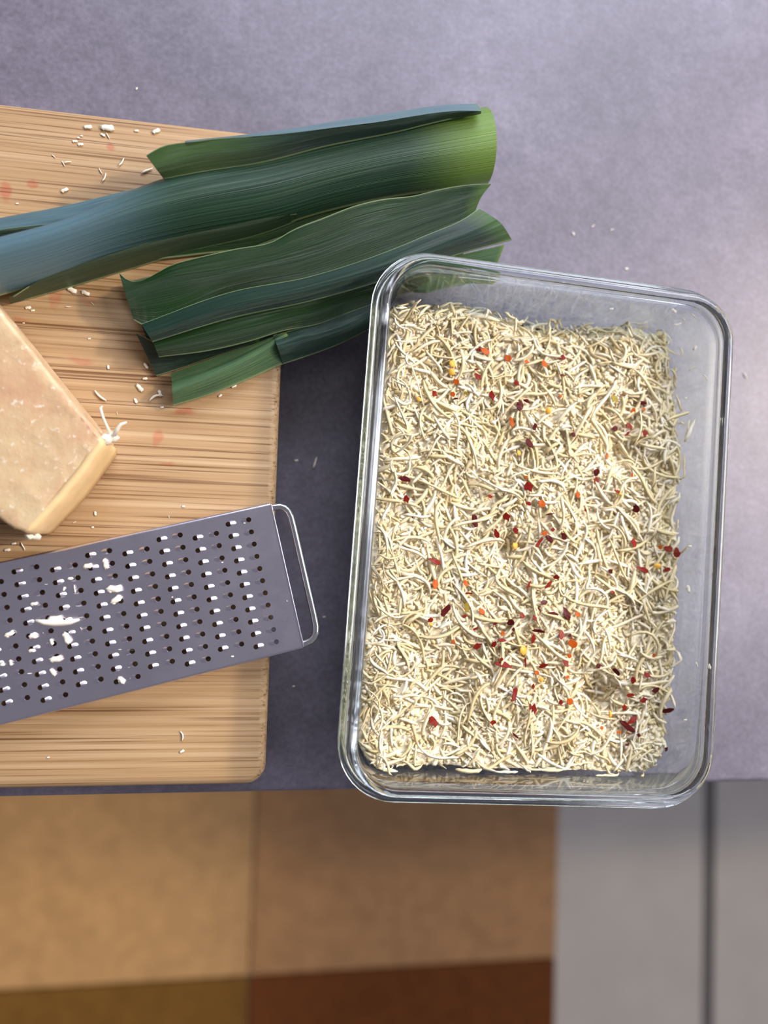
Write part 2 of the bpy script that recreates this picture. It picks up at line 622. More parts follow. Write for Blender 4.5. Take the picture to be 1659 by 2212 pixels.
def strand_batch(n, lmin, lmax, wmin, wmax, zmin, zmax, edge, curl, K=7, tilt=.25, xy=None, dirs=None):
    """returns verts (n,K,4,3) of curved, flattened grater shreds"""
    if xy is None:
        xs, ys = [], []
        while sum(map(len, xs)) < n:
            x = rng.uniform(poly[:, 0].min() - .004, poly[:, 0].max() + .004, n)
            y = rng.uniform(poly[:, 1].min() - .004, poly[:, 1].max() + .004, n)
            ok = (poly_sd(x, y, poly_lift) < edge) & (sdf_container(x, y, .0088) < -.0020)
            xs.append(x[ok]); ys.append(y[ok])
        x0, y0 = np.concatenate(xs)[:n], np.concatenate(ys)[:n]
    else:
        x0, y0 = xy
    ang = rng.uniform(0, 2 * np.pi, n) if dirs is None else dirs
    Ln = rng.uniform(lmin, lmax, n)
    cur = rng.normal(0, curl, n)
    cur2 = rng.normal(0, curl * .8, n)
    tl = rng.normal(0, tilt, n)
    s = np.linspace(-.5, .5, K)
    a = ang[:, None] + cur[:, None] * s + cur2[:, None] * s * s * 2
    step = (Ln / (K - 1))[:, None]
    dx, dy = np.cos(a) * step, np.sin(a) * step
    x = np.cumsum(dx, 1); y = np.cumsum(dy, 1)
    x += (x0 - x.mean(1))[:, None]; y += (y0 - y.mean(1))[:, None]
    bh = samp(base_h, x, y)
    z = .45 * bh + .55 * bh.mean(1)[:, None] + rng.uniform(zmin, zmax, n)[:, None] + tl[:, None] * s * Ln[:, None] \
        + rng.normal(0, .06, n)[:, None] * Ln[:, None] * np.cos(s * np.pi)
    x, y = inner_clamp(x, y, z, .0016)
    z = np.maximum(z, .0098)
    w = rng.uniform(wmin, wmax, n)[:, None] * (.35 + .65 * np.sqrt(np.clip(1 - (2 * s) ** 4, 0, 1)))[None, :]
    th = w * rng.uniform(.3, .6, n)[:, None]
    w = w * rng.uniform(.7, 1.25, w.shape)
    tx, ty = np.gradient(x, axis=1), np.gradient(y, axis=1)
    l = np.hypot(tx, ty) + 1e-9
    nx, ny = -ty / l, tx / l
    roll = rng.normal(0, .3, n)[:, None]
    cr, sr = np.cos(roll), np.sin(roll)
    V = np.zeros((n, K, 4, 3))
    for q, (u, v) in enumerate(((-.5, 0), (0, .5), (.5, 0), (0, -.5))):
        uu, vv = u * w * 1.0, v * th
        du, dv = uu * cr - vv * sr, uu * sr + vv * cr
        V[:, :, q, 0] = x + nx * du
        V[:, :, q, 1] = y + ny * du
        V[:, :, q, 2] = z + dv
    V[..., 2] = np.maximum(V[..., 2], .0092)
    return V


def strands_to_arrays(V, base):
    n, K = V.shape[:2]
    idx = (np.arange(n * K * 4).reshape(n, K, 4)) + base
    quads = []
    for q in range(4):
        q2 = (q + 1) % 4
        quads.append(np.stack([idx[:, :-1, q], idx[:, 1:, q], idx[:, 1:, q2], idx[:, :-1, q2]], -1).reshape(-1, 4))
    quads.append(idx[:, 0, ::1].reshape(-1, 4))
    quads.append(idx[:, -1, ::-1].reshape(-1, 4))
    return V.reshape(-1, 3), np.concatenate(quads)


batches = [
    strand_batch(8500, .0014, .0034, .0012, .0022, -.0004, .0012, .000, .8, K=4, tilt=.12),
    strand_batch(1700, .006, .014, .0012, .0018, .0004, .0018, .0012, .8, K=7, tilt=.07),
    strand_batch(480, .013, .024, .0012, .0018, .0010, .0026, .000, 1.1, K=9, tilt=.05),
]
# shreds fallen low around the foot of the heap
edge_n = 700
ei = rng.integers(0, len(poly), edge_n)
et = rng.uniform(0, 1, edge_n)[:, None]
ep = poly[ei] * (1 - et) + poly[(ei + 1) % len(poly)] * et + rng.normal(0, .0016, (edge_n, 2))
batches.append(strand_batch(edge_n, .005, .015, .0009, .0015, -.004, .014, 0, 1.2, K=7, tilt=.5, xy=(ep[:, 0], ep[:, 1])))
# long wisps poking out of the top and front edges of the heap
wp = [(905, 650, 85), (925, 660, 50), (1235, 680, 105), (1245, 690, 115), (1350, 690, 140), (1370, 700, 75), (895, 1672, -60),
      (1010, 1672, 20), (1090, 1690, -10), (1140, 1690, -80), (1330, 1700, -65), (1395, 1705, -55), (1408, 1720, -50), (1480, 1402, 10),
      (1475, 1425, 35), (1460, 900, 20), (1300, 1690, -40), (1180, 1700, -5), (1060, 665, 60), (985, 650, 100), (1120, 690, 70)]
wxy = poly_px([(a, b) for a, b, c in wp], .046)
batches.append(strand_batch(len(wp), .011, .018, .0012, .0017, .008, .013, 0, .7, K=8, tilt=.2, xy=(wxy[:, 0], wxy[:, 1]),
                            dirs=np.radians([c for a, b, c in wp]) + math.radians(2.5)))
vs, qs, base = [], [], 0
for V in batches:
    v, q = strands_to_arrays(V, base)
    vs.append(v); qs.append(q); base += len(v)
# solid bed of packed cheese under the loose shreds
st = 1
bi = np.arange(0, GN, st)
bx, by = gx[np.ix_(bi, bi)], gy[np.ix_(bi, bi)]
bz = np.maximum(base_h[np.ix_(bi, bi)] - .0002 + rng.normal(0, .0005, (len(bi), len(bi))), .0095)
bx2, by2 = inner_clamp(bx, by, bz, .0012)
ins = (lsd[np.ix_(bi, bi)] < -.0005) & (sdf_container(bx, by, .0088) < .002)
nb = len(bi)
bid = np.arange(nb * nb).reshape(nb, nb)
cell = ins[:-1, :-1] & ins[1:, :-1] & ins[:-1, 1:] & ins[1:, 1:]
bq = np.stack([bid[:-1, :-1], bid[1:, :-1], bid[1:, 1:], bid[:-1, 1:]], -1)[cell]
used = np.unique(bq)
remap = -np.ones(nb * nb, int)
remap[used] = np.arange(len(used)) + base
vs.append(np.stack([bx2.ravel()[used], by2.ravel()[used], bz.ravel()[used]], -1))
qs.append(remap[bq])
allv, allq = np.concatenate(vs), np.concatenate(qs)
me = bpy.data.meshes.new('grated_cheese')
me.vertices.add(len(allv)); me.vertices.foreach_set('co', allv.astype(np.float32).ravel())
me.loops.add(allq.size); me.loops.foreach_set('vertex_index', allq.astype(np.int32).ravel())
me.polygons.add(len(allq))
me.polygons.foreach_set('loop_start', np.arange(0, allq.size, 4, dtype=np.int32))
me.polygons.foreach_set('loop_total', np.full(len(allq), 4, dtype=np.int32))
me.update(calc_edges=True)
me.validate()
me.polygons.foreach_set('use_smooth', [True] * len(me.polygons))
me.materials.append(M_shred)
gch = bpy.data.objects.new('grated_cheese', me)
COL.objects.link(gch)
gch.location = CEN
gch.rotation_euler = (0, 0, CROT)
gch['kind'] = 'stuff'
tag(gch, 'heap of pale grated hard cheese filling the glass container', 'grated cheese')
# height map of the heap's surface, for laying the flakes on it
top_h = base_h.copy()
np.maximum.at(top_h, (np.clip(((allv[:, 0] - G0) / GS).round().astype(int), 0, GN - 1),
                      np.clip(((allv[:, 1] - G0) / GS).round().astype(int), 0, GN - 1)), allv[:, 2])


def heap_top(p, r=.0012):
    l = cRi @ Vector((p.x - CEN.x, p.y - CEN.y, 0))
    best = 0
    for ax in (-r, 0, r):
        for ay in (-r, 0, r):
            best = max(best, float(samp(top_h, np.array([l.x + ax]), np.array([l.y + ay]))[0]))
    return best


# ------------------------------------------------------------------ chilli flakes
FL = {
    (800, 700): [(1175, 280, 100, 55, 10, 'o'), (1105, 262, 45, 40, 0, 'r'), (1410, 350, 70, 75, 0, 'o'), (1600, 385, 60, 40, 0, 'o'),
                 (835, 405, 75, 60, 90, 'y'), (835, 490, 65, 68, 0, 'y'), (880, 590, 60, 55, 0, 'o'), (1080, 465, 55, 22, 0, 'r'),
                 (1098, 535, 75, 60, 60, 'r'), (1500, 605, 80, 45, 40, 'r'), (1245, 735, 105, 55, 80, 'r'), (655, 715, 80, 62, 30, 'r'),
                 (845, 720, 50, 45, 0, 'o'), (872, 765, 60, 22, -10, 'd'), (1530, 835, 95, 75, 60, 'd'), (1600, 790, 70, 40, 20, 'd'),
                 (1445, 1000, 115, 40, 70, 'o'), (1630, 1230, 125, 60, 60, 'd'), (1520, 1320, 50, 50, 0, 'y'), (500, 765, 60, 48, 80, 'y'),
                 (350, 1585, 120, 48, 10, 'd'), (1600, 1570, 50, 30, 30, 'o'), (980, 710, 60, 35, 30, 'g')],
    (1150, 700): [(120, 405, 90, 55, 30, 'o'), (310, 340, 65, 50, 0, 'r'), (310, 525, 70, 22, 0, 'd'), (835, 765, 90, 80, 0, 'g'),
                  (925, 730, 70, 18, 5, 'd'), (1130, 810, 92, 40, 10, 'd'), (1030, 890, 58, 60, 0, 'o'), (1140, 872, 50, 35, 10, 'o'),
                  (25, 1055, 72, 40, 100, 'd'), (845, 1075, 85, 58, -20, 'd'), (985, 1045, 85, 58, 20, 'r'), (975, 1120, 80, 22, -40, 'r'),
                  (1155, 1118, 72, 50, 80, 'r'), (420, 1135, 55, 50, 0, 'd'), (168, 885, 62, 60, 0, 'y'), (765, 1350, 75, 25, 90, 'o'),
                  (660, 1520, 75, 72, 0, 'd'), (655, 1605, 80, 50, 90, 'r'), (1018, 1545, 50, 22, 90, 'o'), (290, 740, 40, 30, 0, 'o')],
    (800, 1000): [(370, 370, 80, 55, 70, 'r'), (1225, 345, 60, 55, 0, 'r'), (1620, 245, 105, 90, 60, 'r'), (1620, 415, 60, 35, 20, 'r'),
                  (1070, 595, 130, 60, 70, 'd'), (1395, 550, 95, 72, 60, 'r'), (1290, 720, 92, 50, 80, 'r'), (1490, 690, 72, 45, 60, 'r'),
                  (1478, 850, 68, 60, 0, 'y'), (655, 1005, 140, 52, 25, 'r'), (665, 1240, 98, 55, 90, 'o'), (975, 1230, 82, 40, 50, 'o'),
                  (1005, 1335, 80, 20, 0, 'r'), (770, 1515, 135, 58, 125, 'd'), (965, 1570, 60, 30, 0, 'r'), (610, 1610, 60, 42, 0, 'r'),
                  (620, 1652, 40, 30, 0, 'y'), (1140, 1520, 78, 48, 20, 'o'), (1555, 1560, 62, 55, 0, 'r'), (1435, 1630, 78, 70, 0, 'd'),
                  (1625, 1250, 92, 45, -40, 'r'), (1280, 1645, 50, 25, -20, 'r'), (985, 1470, 100, 55, 80, 'g')],
    (1150, 1000): [(468, 330, 62, 60, 0, 'o'), (868, 292, 60, 40, 20, 'r'), (893, 315, 40, 30, 0, 'y'), (95, 415, 82, 66, 20, 'o'),
                   (180, 525, 92, 20, -10, 'd'), (545, 485, 55, 22, 60, 'r'), (1058, 475, 95, 72, 80, 'd'), (210, 682, 45, 42, 0, 'r'),
                   (65, 820, 130, 40, -55, 'r'), (125, 722, 70, 40, -20, 'o'), (172, 775, 100, 50, 40, 'd'), (320, 755, 118, 60, 50, 'd'),
                   (1040, 815, 98, 88, 0, 'r'), (1310, 865, 50, 40, 0, 'o'), (1388, 878, 100, 66, 20, 'r'), (1478, 915, 100, 78, 90, 'r'),
                   (1125, 1090, 165, 52, 20, 'r'), (1275, 1055, 70, 58, 0, 'y'), (1375, 1095, 78, 40, -10, 'r'), (800, 1110, 62, 45, 40, 'd'),
                   (245, 1165, 66, 50, 0, 'r'), (165, 1250, 108, 45, -35, 'r'), (125, 1430, 88, 45, 0, 'd'), (205, 1555, 140, 50, 0, 'd'),
                   (350, 1550, 155, 66, 55, 'd'), (465, 1550, 55, 50, 0, 'o'), (70, 1500, 72, 20, 50, 'd'), (25, 1590, 72, 40, 60, 'r'),
                   (820, 1325, 50, 35, 0, 'r')],
    (800, 1350): [(1075, 40, 62, 25, -30, 'r'), (1355, 85, 52, 35, 90, 'o'), (1465, 45, 42, 25, 90, 'd'), (1265, 195, 95, 48, -60, 'r'),
                  (1350, 155, 112, 34, 5, 'r'), (1095, 215, 92, 64, -30, 'r'), (1560, 265, 90, 76, 90, 'y'), (1585, 375, 112, 25, 80, 'r'),
                  (1360, 405, 185, 52, 12, 'r'), (1345, 350, 45, 35, 0, 'r'), (1475, 700, 145, 62, 100, 'r'), (1255, 1000, 62, 48, -30, 'r'),
                  (635, 985, 125, 78, 40, 'r'), (1485, 1135, 92, 22, 40, 'd'), (1645, 850, 92, 42, 80, 'r'), (850, 175, 50, 30, 60, 'o')],
    (1150, 1350): [(300, 100, 98, 64, 90, 'r'), (60, 60, 135, 30, 5, 'd'), (10, 140, 102, 48, 90, 'r'), (415, 190, 95, 78, 20, 'o'),
                   (385, 105, 45, 30, -20, 'd'), (345, 390, 78, 50, 50, 'r'), (380, 320, 52, 45, 0, 'o'), (110, 415, 92, 40, -25, 'r'),
                   (45, 490, 50, 40, 0, 'o'), (90, 560, 50, 45, 0, 'y'), (8, 630, 60, 32, 90, 'r'), (680, 420, 58, 48, 0, 'd'),
                   (860, 475, 105, 48, 45, 'd'), (1035, 565, 72, 45, 80, 'r'), (1175, 515, 82, 55, 30, 'r'), (1270, 665, 95, 46, -20, 'd'),
                   (1000, 720, 82, 40, -15, 'r'), (1140, 770, 84, 50, -20, 'r'), (290, 795, 58, 42, 90, 'r'), (385, 785, 76, 60, 0, 'o'),
                   (945, 845, 82, 50, 60, 'r'), (1395, 875, 150, 45, -15, 'd'), (795, 915, 82, 30, 90, 'y'), (1020, 980, 112, 56, -25, 'r'),
                   (975, 1040, 190, 58, 35, 'd'), (885, 1095, 62, 28, 0, 'o'), (710, 1055, 62, 30, 20, 'o'), (1090, 1130, 45, 35, 0, 'd'),
                   (1370, 1275, 58, 45, 20, 'd'), (970, 1225, 42, 28, -20, 'd'), (20, 860, 105, 45, 90, 'r'), (360, 535, 62, 30, -20, 'o'),
                   (1245, 310, 42, 30, 90, 'o'), (985, 1110, 42, 22, 10, 'o')],
}


def flake_mesh(name, mat, seed, roundish=False):
    r = random.Random(seed)
    n = 9
    ring = []
    for i in range(n):
        a = 2 * math.pi * i / n
        rad = r.uniform(.78, 1.12) if roundish else r.uniform(.58, 1.15)
        ring.append((rad * math.cos(a), rad * math.sin(a)))
    bend = 0 if roundish else r.uniform(-.18, .25)
    th = .32 if roundish else .16
    v = []
    for zz, sc in ((0, .92), (th * .5, 1), (th, .9)):
        for x, y in ring:
            v.append((x * sc * .5, y * sc * .5, zz * .5 + bend * x * x * .5 + .02 * r.uniform(-1, 1)))
    v.append((0, 0, 0)); v.append((0, 0, th * (.75 if roundish else .5)))
    f = []
    for k in range(2):
        for i in range(n):
            j = (i + 1) % n
            f.append((k * n + i, k * n + j, (k + 1) * n + j, (k + 1) * n + i))
    for i in range(n):
        j = (i + 1) % n
        f.append((j, i, 3 * n)); f.append((2 * n + i, 2 * n + j, 3 * n + 1))
    me = bpy.data.meshes.new(name)
    me.from_pydata(v, [], f)
    me.materials.append(mat)
    if roundish:
        me.polygons.foreach_set('use_smooth', [True] * len(me.polygons))
    return me


FK = {
    'd': ('chili_flake', mat_simple('chili_dark', (.085, .008, .007), .4, .3, 300, .15), 'dark maroon dried chilli flake on the grated cheese', 'dark maroon chilli flakes'),
    'r': ('chili_flake', mat_simple('chili_red', (.21, .014, .007), .4, .3, 300, .15), 'brick red dried chilli flake on the grated cheese', 'red chilli flakes'),
    'o': ('chili_flake', mat_simple('chili_orange', (.50, .095, .010), .45, .25, 300, .15), 'bright orange chilli flake on the grated cheese', 'orange chilli flakes'),
    'y': ('chili_seed', mat_simple('chili_seed', (.80, .42, .05), .4, .2, 300), 'yellow chilli seed lying on the grated cheese', 'yellow chilli seeds'),
    'g': ('herb_flake', mat_simple('olive_flake', (.30, .22, .03), .5, .2, 300, .15), 'olive green dried flake on the grated cheese', 'olive flakes'),
}
FM = {k: [flake_mesh(v[0], v[1], 11 * i + ord(k), k == 'y') for i in range(5)] for k, v in FK.items()}
frnd = random.Random(5)
for (ox, oy), items in FL.items():
    for cx_, cy_, ln, wd, an, k in items:
        px, py = ox + cx_ / 4.74, oy + cy_ / 4.74
        z = .038
        for _ in range(4):
            p = P(px, py, z)
            z = .5 * z + .5 * (heap_top(p, .0013 + .35 * ln * 4.1e-5) + .0007)
        p = P(px, py, z)
        ob = bpy.data.objects.new(FK[k][0], frnd.choice(FM[k]))
        COL.objects.link(ob)
        u = (CAM_H - z) / F_PX / 4.74
        ob.location = p
        ob.scale = (ln * u * 1.22, wd * u * 1.22, (ln + wd) * .5 * u)
        ob.rotation_euler = (frnd.gauss(0, .22), frnd.gauss(0, .22), math.radians(-an + 1.8))
        zone = 'towards the leeks' if py < 930 else 'towards the worktop edge' if py > 1420 else 'in the middle of the heap'
        if px > 1395:
            zone = 'beside the bare glass strip'
        shp = 'sliver of' if wd < .5 * ln else 'large chip of' if ln * wd > 5000 else 'small chip of' if ln * wd < 2600 else 'chip of'
        if k == 'y':
            lab = 'yellow chilli seed on the grated cheese ' + zone
        elif k == 'g':
            lab = 'olive green dried flake on the grated cheese ' + zone
        else:
            lab = {'d': 'dark maroon ', 'r': 'brick red ', 'o': 'bright orange '}[k] + shp + ' chilli on the cheese ' + zone
        tag(ob, lab, 'chili flake' if k != 'g' else 'herb flake', FK[k][3])

# ------------------------------------------------------------------ parmesan wedge
wz0, wz1 = BOARD_TOP + .0003, BOARD_TOP + .0300
W = [P(0, 672, wz1), P(112, 812, wz1), P(222, 946, wz1), P(138, 1050, wz1), P(58, 1150, wz1), P(30, 1142, wz1), P(0, 1122, wz1)]
dirL = Vector((-1, .12, 0))
W = [W[0] + Vector((-.045, .052, 0))] + W + [W[-1] + Vector((-.05, .03, 0)), W[-1] + Vector((-.055, .06, 0))]
W = W[::-1] if sum((W[i].x * W[(i + 1) % len(W)].y - W[(i + 1) % len(W)].x * W[i].y) for i in range(len(W))) < 0 else W
bm = bmesh.new()
tv = [bm.verts.new((p.x, p.y, wz0)) for p in W]
face = bm.faces.new(tv)
ext = bmesh.ops.extrude_face_region(bm, geom=[face])
for g in ext['geom']:
    if isinstance(g, bmesh.types.BMVert):
        g.co.z = wz1
bmesh.ops.recalc_face_normals(bm, faces=bm.faces)
bmesh.ops.bevel(bm, geom=[e for e in bm.edges], offset=.0014, segments=2, profile=.5, affect='EDGES')
bmesh.ops.triangulate(bm, faces=bm.faces[:])
for _ in range(4):
    es = [e for e in bm.edges if e.calc_length() > .0035]
    if es:
        bmesh.ops.subdivide_edges(bm, edges=es, cuts=1)
        bmesh.ops.triangulate(bm, faces=[f for f in bm.faces if len(f.verts) > 3])
bm.normal_update()
for v in bm.verts:
    if v.co.z > wz0 + .0015:
        d = noise.noise(v.co * 160) * .00055 + noise.noise(v.co * 420) * .00035
        v.co += v.normal * d
wroot = empty('parmesan_wedge', (-.09, .04, BOARD_TOP))
tag(wroot, 'pale hard cheese wedge lying on the cutting board beside the grater', 'cheese')
body = bm_obj('cheese_body', bm, M_parm, wroot, True)
body.matrix_parent_inverse = Matrix.Translation((.09, -.04, -BOARD_TOP))
# the smooth yellow rind: a thin curved shell on the lower right face
rv, rf = [], []
RA, RB = P(224, 950, wz1), P(57, 1152, wz1)
nrm = Vector(((RB - RA).y, -(RB - RA).x, 0)).normalized()
if nrm.x < 0:
    nrm = -nrm
RN_ = 24
prof = [(-.0022, .0296), (.0000, .0298), (.0010, .0288), (.0014, .020), (.0014, .010), (.0010, .0010), (-.0020, .0004)]
for i in range(RN_ + 1):
    t = i / RN_
    c = RA.lerp(RB, t)
    bul = .0015 * math.sin(math.pi * t) - (.0010 if i in (0, RN_) else 0)
    for o_, z_ in prof:
        w = noise.noise(Vector((t * 9, z_ * 400, 2))) * .0003
        rv.append(c + nrm * (o_ + bul + w) + Vector((0, 0, BOARD_TOP + z_ - wz1)))
m_ = len(prof)
for i in range(RN_):
    for j in range(m_):
        a, b_ = i * m_ + j, i * m_ + (j + 1) % m_
        rf.append((a, b_, b_ + m_, a + m_))
rf.append(tuple(range(m_))[::-1]); rf.append(tuple(range(RN_ * m_, (RN_ + 1) * m_)))
rind = mesh_obj('rind', rv, rf, M_rind, wroot)
rind.matrix_parent_inverse = body.matrix_parent_inverse.copy()
rind['label'] = 'smooth yellow rind'


def blob_verts(center, size, seed, n1=7, n2=6):
    v, f = [], []
    for i in range(n2 + 1):
        th = math.pi * i / n2
        for j in range(n1):
            a = 2 * math.pi * j / n1
            d = Vector((math.sin(th) * math.cos(a), math.sin(th) * math.sin(a), math.cos(th)))
            k = 1 + .55 * noise.noise(d * 2.3 + Vector((seed, 0, 0)))
            v.append(Vector(center) + Vector((d.x * size[0] * k, d.y * size[1] * k, d.z * size[2] * k)))
    for i in range(n2):
        for j in range(n1):
            j2 = (j + 1) % n1
            f.append((i * n1 + j, (i + 1) * n1 + j, (i + 1) * n1 + j2, i * n1 + j2))
    return v, f


def tube(points, radii, sides=6):
    v, f = [], []
    pts = [Vector(p) for p in points]
    prev = None
    for i, p in enumerate(pts):
        t = (pts[min(i + 1, len(pts) - 1)] - pts[max(i - 1, 0)]).normalized()
        if prev is None:
            a = t.cross(Vector((0, 0, 1)))
            if a.length < .1:
                a = t.cross(Vector((1, 0, 0)))
        else:
            a = prev - t * prev.dot(t)
        a.normalize()
        prev = a
        b_ = t.cross(a)
        r = radii[i] if isinstance(radii, (list, tuple)) else radii
        for k in range(sides):
            an = 2 * math.pi * k / sides
            v.append(p + a * r * math.cos(an) + b_ * r * math.sin(an))
    for i in range(len(pts) - 1):
        for k in range(sides):
            k2 = (k + 1) % sides
            f.append((i * sides + k, i * sides + k2, (i + 1) * sides + k2, (i + 1) * sides + k))
    f.append(tuple(range(sides))[::-1])
    f.append(tuple(range((len(pts) - 1) * sides, len(pts) * sides)))
    return v, f


def merge(*parts):
    v, f = [], []
    for pv, pf in parts:
        b0 = len(v)
        v += list(pv)
        f += [tuple(i + b0 for i in q) for q in pf]
    return v, f


zc = wz1 - .001
tuft = merge(blob_verts(P(240, 944, .050), (.0028, .0024, .0045), 1), blob_verts(P(228, 950, .054), (.0024, .002, .003), 2),
             tube([P(238, 935, .054), P(228, 915, .056), P(222, 900, .057), P(217, 882, .057), P(221, 877, .0565)], [.0007, .0005, .0005, .0005, .0002]),
             tube([P(246, 940, .054), P(255, 925, .055), P(262, 916, .056), P(274, 912, .056)], [.0010, .0008, .0006, .0003]))
tf = mesh_obj('shredded_corner', *tuft, M_crumb, wroot)
tf.matrix_parent_inverse = body.matrix_parent_inverse.copy()
tuft2 = merge(blob_verts(P(78, 1158, .046), (.0020, .0016, .003), 4), blob_verts(P(64, 1158, .048), (.0016, .0014, .003), 5))
tf = mesh_obj('shredded_corner', *tuft2, M_crumb, wroot)
tf.matrix_parent_inverse = body.matrix_parent_inverse.copy()

# ------------------------------------------------------------------ grater
GZ = .0378
g_o = P(580, 1087, .038)
groot = empty('hand_grater', (g_o.x, g_o.y, BOARD_TOP))
groot.rotation_euler = (0, 0, math.radians(14.85))
tag(groot, 'flat stainless steel hand grater with wire loop end on the cutting board', 'grater')
GH = GZ - BOARD_TOP
holes = []
PITCH = .00516
for per in range(5):
    for ci, (u, v0, n) in enumerate(((-.0094, -.0049, 11), (-.0179, -.0049, 11), (-.0233, -.0075, 10), (-.0320, -.0075, 10))):
        uu = u - per * .0281
        if uu < -.124:
            continue
        for k in range(n):
            holes.append((uu, v0 - k * PITCH, 1 if ci in (1, 3) else -1))
U0, U1, V0, V1 = -.235, .0006, -.0608, -.0010
HR, HN = .00105, 12
ver, edg = [], []
for (u, v) in ((U0, V0), (U1, V0), (U1, V1), (U0, V1)):
    ver.append(Vector((u, v)))
edg += [(0, 1), (1, 2), (2, 3), (3, 0)]
for (u, v, s) in holes:
    b0 = len(ver)
    for i in range(HN):
        a = 2 * math.pi * i / HN
        ver.append(Vector((u + HR * math.cos(a), v + HR * math.sin(a))))
    edg += [(b0 + i, b0 + (i + 1) % HN) for i in range(HN)]
rv_, re_, rf_, _, _, _ = delaunay_2d_cdt(ver, edg, [], 1, 1e-7)
hp = np.array([(h[0], h[1]) for h in holes])
pv = [(v.x, v.y, GH) for v in rv_]
pf = []
for f in rf_:
    cxy = sum((rv_[i] for i in f), Vector((0, 0))) / len(f)
    if np.min((hp[:, 0] - cxy.x)**2 + (hp[:, 1] - cxy.y)**2) > (HR * .96)**2:
        pf.append(tuple(f))
# downward rims of the holes
for (u, v, s) in holes:
    b0 = len(pv)
    for zz in (GH, GH - .0007):
        for i in range(HN):
            a = 2 * math.pi * i / HN
            pv.append((u + HR * math.cos(a), v + HR * math.sin(a), zz))
    for i in range(HN):
        j = (i + 1) % HN
        pf.append((b0 + i, b0 + j, b0 + HN + j, b0 + HN + i))
# rolled side flanges
for sgn, vb in ((1, V1), (-1, V0)):
    b0 = len(pv)
    prof = [(0, GH)] + [(sgn * .0012 * math.sin(math.radians(a)), GH - .0012 + .0012 * math.cos(math.radians(a))) for a in (20, 40, 60, 80, 90)] + \
           [(sgn * .0013, .0006), (sgn * .0008, .0003), (sgn * .0004, .0006), (sgn * .0004, GH - .0012)]
    for u in (U0, U1):
        for dv, z in prof:
            pv.append((u, vb + dv, z))
    n = len(prof)
    for i in range(n - 1):
        pf.append((b0 + i, b0 + i + 1, b0 + n + i + 1, b0 + n + i))
plate = mesh_obj('plate', pv, pf, M_steel, groot, True)
smooth_angle(plate, 30)
# folded end lip
lip = bm_obj('end_lip', box_bm(U1 - .0002, U1 + .0007, V0 - .0006, V1 + .0004, GH - .0035, GH + .0004, .0003, 2), M_steel, groot, True)
# wire loop
path = [(-.012, -.0019), (.0015, -.0019), (.0045, -.0022), (.0062, -.0032), (.0074, -.0050), (.0080, -.0075), (.0081, -.012), (.0081, -.031),
        (.0081, -.050), (.0080, -.0545), (.0074, -.0570), (.0062, -.0588), (.0045, -.0598), (.0015, -.0601), (-.012, -.0601)]
tvv, tff = tube([(u, v, GH - .0019) for u, v in path], .0015, 10)
mesh_obj('wire_loop', tvv, tff, M_wire, groot)
# raised teeth, one mesh for each direction
tooth_mesh = {}
for s in (1, -1):
    tv_, tf_ = [], []
    A, B = 7, 8
    for i in range(A):
        q = i / (A - 1)
        for j in range(B + 1):
            t = j / B * 2 - 1
            wv = .00118 * math.sqrt(max(0, 1 - (q * .96)**2.4))
            z = .0009 * (1 - q)**.8 * (1 - t * t)**.8
            tv_.append((s * (HR * .9 + q * .0023), t * wv, z + .00002))
    for i in range(A - 1):
        for j in range(B):
            a = i * (B + 1) + j
            q_ = (a, a + B + 1, a + B + 2, a + 1)
            tf_.append(q_ if s > 0 else q_[::-1])
    tm = bpy.data.meshes.new('tooth')
    tm.from_pydata(tv_, [], tf_)
    tm.polygons.foreach_set('use_smooth', [True] * len(tm.polygons))
    tm.materials.append(M_steel)
    tooth_mesh[s] = tm
for (u, v, s) in holes:
    t = bpy.data.objects.new('tooth', tooth_mesh[s])
    COL.objects.link(t)
    t.parent = groot
    t.location = (u, v, GH)

# ------------------------------------------------------------------ leeks
def catmull(pts, n):
    P_ = np.array(pts, float)
    d = np.r_[0, np.cumsum(np.linalg.norm(np.diff(P_[:, :2], axis=0), axis=1))]
    d /= d[-1]
    ts = np.linspace(0, 1, n)
    out = np.zeros((n, P_.shape[1]))
    m = np.gradient(P_, d, axis=0)
    for k, t in enumerate(ts):
        i = min(np.searchsorted(d, t, 'right') - 1, len(d) - 2)
        h = d[i + 1] - d[i]
        s = (t - d[i]) / h
        out[k] = ((2 * s**3 - 3 * s**2 + 1) * P_[i] + (s**3 - 2 * s**2 + s) * h * m[i] + (-2 * s**3 + 3 * s**2) * P_[i + 1] + (s**3 - s**2) * h * m[i + 1])
    return out


def rail(pts, z):
    zs = z if isinstance(z, (list, tuple)) else [z] * 2
    d = np.r_[0, np.cumsum([math.dist(pts[i], pts[i + 1]) for i in range(len(pts) - 1)])]
    zz = np.interp(d / d[-1], np.linspace(0, 1, len(zs)), zs)
    return [(*P(x, y, zv),) for (x, y), zv in zip(pts, zz)]


